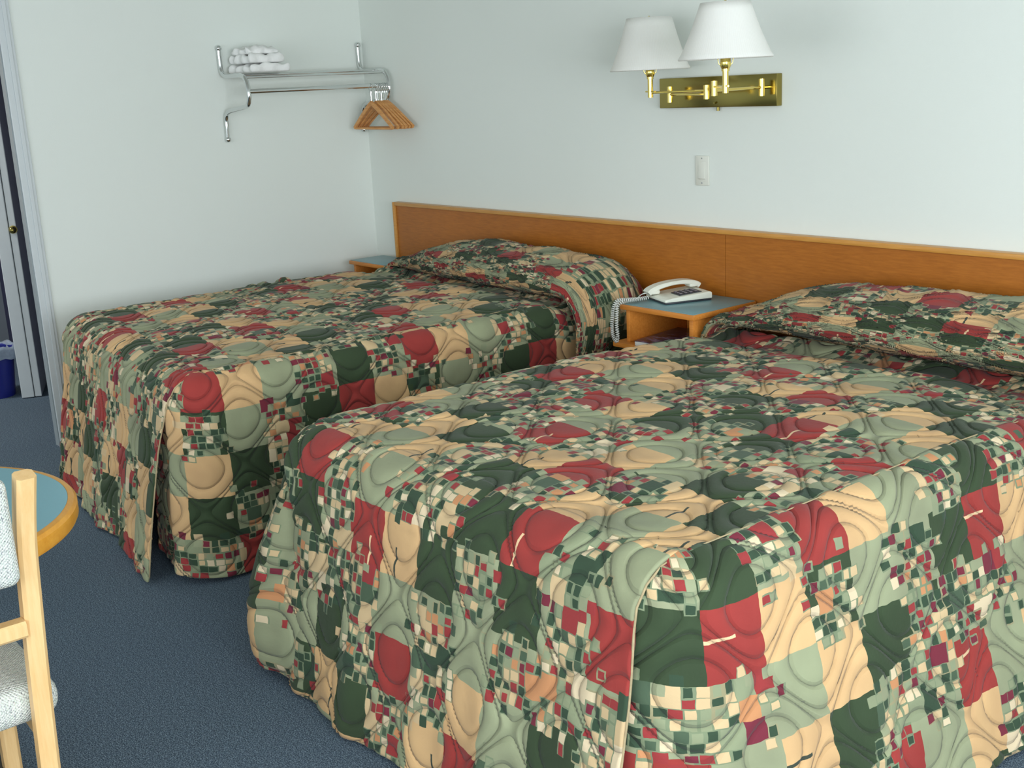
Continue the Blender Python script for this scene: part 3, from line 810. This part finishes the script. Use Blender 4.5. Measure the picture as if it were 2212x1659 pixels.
# towels folded and stacked
def towel(z0, x0, x1, y0, y1, th, k, name, label):
    bm = bmesh.new()
    n = 26; m = 18
    vs = {}
    g = bmesh.ops.create_grid(bm, x_segments=n, y_segments=m, size=.5)
    geo = bmesh.ops.extrude_face_region(bm, geom=list(bm.faces))
    top = {v for v in geo['geom'] if isinstance(v, bmesh.types.BMVert)}
    for v in bm.verts:
        u, w = v.co.x, v.co.y
        ex = max(abs(u), abs(w)) * 2
        d_ = 1 - max(0, (ex - .80) / .20) ** 2 * .45
        isT = v in top
        x = x0 + (u + .5) * (x1 - x0); y = y0 + (w + .5) * (y1 - y0)
        wv = .006 * math.sin(13 * u + k) + .005 * math.sin(9 * w + 2 * k) + .004 * math.sin(21 * (u + w) + k)
        zz = z0 + (th * (.5 + .5 * d_) + wv if isT else th * .5 * (1 - d_) * .6)
        v.co = Vector((x + .004 * math.sin(17 * w + k), y + .006 * math.sin(19 * u + k), zz))
    bmesh.ops.recalc_face_normals(bm, faces=bm.faces)
    o = obj(name, bm, M['towel'], None, ((x0 + x1) / 2, (y0 + y1) / 2, z0), 180)
    md = o.modifiers.new('soften', 'SUBSURF'); md.levels = md.render_levels = 1
    return tag(o, label, 'towel', 'folded towels on the rack')
def m_towel():
    t = NT('white_terry'); p = t.obj(); n = t.noise(p, 300, 3, .7); n2 = t.noise(p, 14, 3)
    return t.set(t.mix(n2[0], srgb(238, 240, 238), srgb(250, 250, 248)), .95, 0, t.bump(t.m1('ADD', n[0], n2[0]), .5, .006), .1)
M['towel'] = m_towel()
towel(1.686, .035, .275, -.80, -.585, .041, 1.0, 'towel', 'white folded towel lying directly on the rack rails, bottom of the stack')
towel(1.730, .035, .265, -.795, -.605, .039, 2.4, 'towel', 'white folded towel in the middle of the stack on the rack')
towel(1.772, .040, .245, -.79, -.635, .034, 4.0, 'towel', 'white folded towel on top of the stack on the rack')

# hangers
def make_hanger(y, label, rot=0.0):
    cx_ = .291; rt = root('clothes_hanger', label, 'hanger', (cx_, y, 1.598), 'wooden hangers on the rod')
    bm = bmesh.new()
    L_ = []
    for i in range(13):
        f = i / 12; L_.append((cx_ - .205 * f, y, 1.512 - .020 * f - .105 * f ** 1.15))
    bar(bm, L_, .013, [.024 - .006 * (i / 12) for i in range(13)], (0, 1, 0))
    bar(bm, [(2 * cx_ - p[0], p[1], p[2]) for p in L_], .013, [.024 - .006 * (i / 12) for i in range(13)], (0, 1, 0))
    obj('shoulder_frame', bm, M['hanger'], rt)
    bm = bmesh.new(); tube(bm, [(cx_ - .195, y, 1.384), (cx_ + .195, y, 1.384)], .0058, 10); obj('trouser_bar', bm, M['hanger'], rt)
    bm = bmesh.new()
    tube(bm, [(cx_, y, 1.512), (cx_, y, 1.563)], .0022, 8)
    tube(bm, [(cx_, y, 1.562), (cx_, y, 1.570)], .006, 10)
    obj('pin', bm, M['chrome'], rt)
    bm = bmesh.new(); n = 28; pts = [(cx_ + .0195 * math.sin(2 * PI * k / n), y, 1.5905 - .0195 * math.cos(2 * PI * k / n)) for k in range(n + 1)]
    tube(bm, pts, .0017, 6); obj('ring', bm, M['chrome'], rt)
    rt.rotation_euler = (0, 0, rot)
    return rt
h0 = make_hanger(-.150, 'wooden hanger standing apart from the bunch, nearest the towels', math.radians(-4))
labs = ['wooden hanger at the near end of the tight bunch on the rod'] + ['wooden hanger packed inside the tight bunch on the rod'] * 5 + ['wooden hanger at the corner end of the tight bunch on the rod']
for i in range(7):
    c = h0.copy(); COL.objects.link(c); c.location = (h0.location.x, -.121 + i * .0112, h0.location.z)
    c['label'] = labs[i]; c.rotation_euler = (0, 0, math.radians((-3, 2, 5, 0, 4, 7, 3)[i]))
    for ch in h0.children:
        d2 = ch.copy(); COL.objects.link(d2); d2.parent = c

# ------------------------------------------------------------------ round table
TC = (2.765, -3.10)
r = root('round_table', 'round table with blue laminate top and thick wooden edge', 'table', (TC[0], TC[1], 0))
RT = .428; ZT = .70
bm = bmesh.new(); lathe(bm, [(.0001, ZT - .006), (RT - .02, ZT - .006), (RT - .02, ZT), (.0001, ZT)], (TC[0], TC[1], 0), 128); bmesh.ops.recalc_face_normals(bm, faces=bm.faces); obj('laminate_top', bm, M['lam_table'], r)
bm = bmesh.new()
lathe(bm, [(.0001, ZT - .035), (RT - .05, ZT - .035), (RT - .012, ZT - .048), (RT - .004, ZT - .044), (RT, ZT - .036), (RT, ZT - .010), (RT - .006, ZT - .002), (RT - .013, ZT), (RT - .0195, ZT), (RT - .0195, ZT - .0065), (.0001, ZT - .0065)], (TC[0], TC[1], 0), 128)
bmesh.ops.recalc_face_normals(bm, faces=bm.faces); obj('edge_band', bm, M['table_edge'], r)
bm = bmesh.new(); lathe(bm, [(.0001, 0.05), (.045, .05), (.045, .60), (.09, .655), (.09, .664), (.0001, .664)], (TC[0], TC[1], 0), 32); bmesh.ops.recalc_face_normals(bm, faces=bm.faces); obj('pedestal', bm, M['table_edge'], r)
bm = bmesh.new(); lathe(bm, [(.0001, .002), (.195, .002), (.2, .012), (.19, .022), (.06, .05), (.0001, .05)], (TC[0], TC[1], 0), 48); bmesh.ops.recalc_face_normals(bm, faces=bm.faces); obj('base', bm, M['dark_plastic'], r)

# ------------------------------------------------------------------ chair (camera sees its back right post)
r = root('dining_chair', 'pale beech chair with grey tweed upholstery tucked at the round table', 'chair', (2.95, -3.15, 0))
YR = -2.905; YL = -3.36; XB = 3.20
def post(y):
    bm = bmesh.new()
    pts = catmull([(3.235, y - .03, 0.0), (3.212, y - .022, .20), (3.197, y - .010, .42), (3.190, y, .58), (3.198, y + .008, .74), (3.226, y + .018, .875)], 8)
    bar(bm, pts, .039, [.042] * len(pts), (0, 1, 0)); return bm
for y in (YR, YL): obj('back_post', post(y), M['chair_wood'], r)
bm = bmesh.new(); bar(bm, [(XB, YL + .021, .550), (XB, YR - .021, .550)], .036, .04, (0, 0, 1)); obj('cross_rail', bm, M['chair_wood'], r)
bm = bmesh.new(); bar(bm, [(XB - .30, YL + .021, .292), (XB - .30, YR - .021, .292)], .045, .022, (0, 0, 1)); obj('seat_rail', bm, M['chair_wood'], r)
for y in (YR + .002, YL - .002):
    bm = bmesh.new(); bar(bm, [(2.80, y, .292), (XB - .0, y - .012, .285)], .04, .022, (0, 0, 1)); obj('seat_rail', bm, M['chair_wood'], r)
    bm = bmesh.new(); bar(bm, [(2.775, y, 0), (2.785, y, .2), (2.79, y, .312)], .04, .04, (0, 1, 0)); obj('front_leg', bm, M['chair_wood'], r)
def cushion(name, lo, hi, puff, mat, par, axis):
    bm = bmesh.new(); box(bm, lo, hi, min(Vector(hi)[i] - Vector(lo)[i] for i in range(3)) * .42, 5)
    uvl = bm.loops.layers.uv.new('Cloth')
    bmesh.ops.subdivide_edges(bm, edges=[e for e in bm.edges if e.calc_length() > .1], cuts=8, use_grid_fill=True)
    c = (Vector(lo) + Vector(hi)) / 2; s = (Vector(hi) - Vector(lo)) / 2
    o2 = [i for i in range(3) if i != axis]
    for v in bm.verts:
        u = (v.co[o2[0]] - c[o2[0]]) / s[o2[0]]; w = (v.co[o2[1]] - c[o2[1]]) / s[o2[1]]
        sg = (v.co[axis] - c[axis]) / s[axis]
        v.co[axis] += puff * sg * max(0, 1 - u * u) * max(0, 1 - w * w)
    for f in bm.faces:
        nn_ = f.normal; ax = max(range(3), key=lambda i: abs(nn_[i])); a_, b_ = [i for i in range(3) if i != ax]
        for l in f.loops: l[uvl].uv = (l.vert.co[a_], l.vert.co[b_])
    return obj(name, bm, mat, par, smooth=180)
cushion('seat', (2.74, YL - .015, .315), (XB - .03, YR + .038, .40), .012, M['tweed'], r, 2)
cushion('backrest', (XB - .005, YL + .023, .655), (XB + .045, YR - .020, .88), .012, M['tweed'], r, 0)

# ------------------------------------------------------------------ light
w = bpy.data.worlds.new('World'); sc.world = w; w.use_nodes = True
bg = w.node_tree.nodes['Background']; bg.inputs[0].default_value = srgb(205, 220, 240); bg.inputs[1].default_value = 1.0
def area(name, loc, rot, sx, sy, power, col):
    l = bpy.data.lights.new(name, 'AREA'); l.shape = 'RECTANGLE'; l.size = sx; l.size_y = sy; l.energy = power; l.color = col[:3]
    o = bpy.data.objects.new(name, l); COL.objects.link(o); o.location = loc; o.rotation_euler = rot; return o
area('window_daylight', ((W1[0] + W1[1]) / 2, RY - .14, (W1[2] + W1[3]) / 2), (math.radians(90), 0, 0), W1[1] - W1[0] - .1, W1[3] - W1[2] - .1, 60, (.97, .98, .97))
area('window_daylight', (RX + .14, (W2[0] + W2[1]) / 2, (W2[2] + W2[3]) / 2), (math.radians(90), 0, math.radians(90)), W2[1] - W2[0] - .1, W2[3] - W2[2] - .1, 180, (.91, .96, 1))
area('far_room_fill', (-1.3, -3.0, RH - .05), (0, 0, 0), .4, .4, 38, (1, .97, .92))  # added fill light without a fixture, brightens the door leaf and far room

# ------------------------------------------------------------------ camera
Rr = [[0.629712, 0.77533579, -0.0481374], [0.16388176, -0.19316231, -0.96738363], [-0.75934548, 0.60128424, -0.24870002]]
cam = bpy.data.cameras.new('Camera'); co = bpy.data.objects.new('Camera', cam); COL.objects.link(co)
cam.sensor_width = 36; cam.lens = 2533.76 / 2212 * 36; cam.clip_start = .05
r0 = Vector(Rr[0]); r1 = -Vector(Rr[1]); r2 = -Vector(Rr[2])
mw = Matrix(((r0.x, r1.x, r2.x, 5.569), (r0.y, r1.y, r2.y, -3.5), (r0.z, r1.z, r2.z, 1.58), (0, 0, 0, 1)))
co.matrix_world = mw
sc.camera = co
sc.view_settings.view_transform = 'Standard'; sc.view_settings.look = 'None'
sc.view_settings.exposure = 0.12; sc.view_settings.gamma = 1.0; sc.view_settings.use_curve_mapping = False
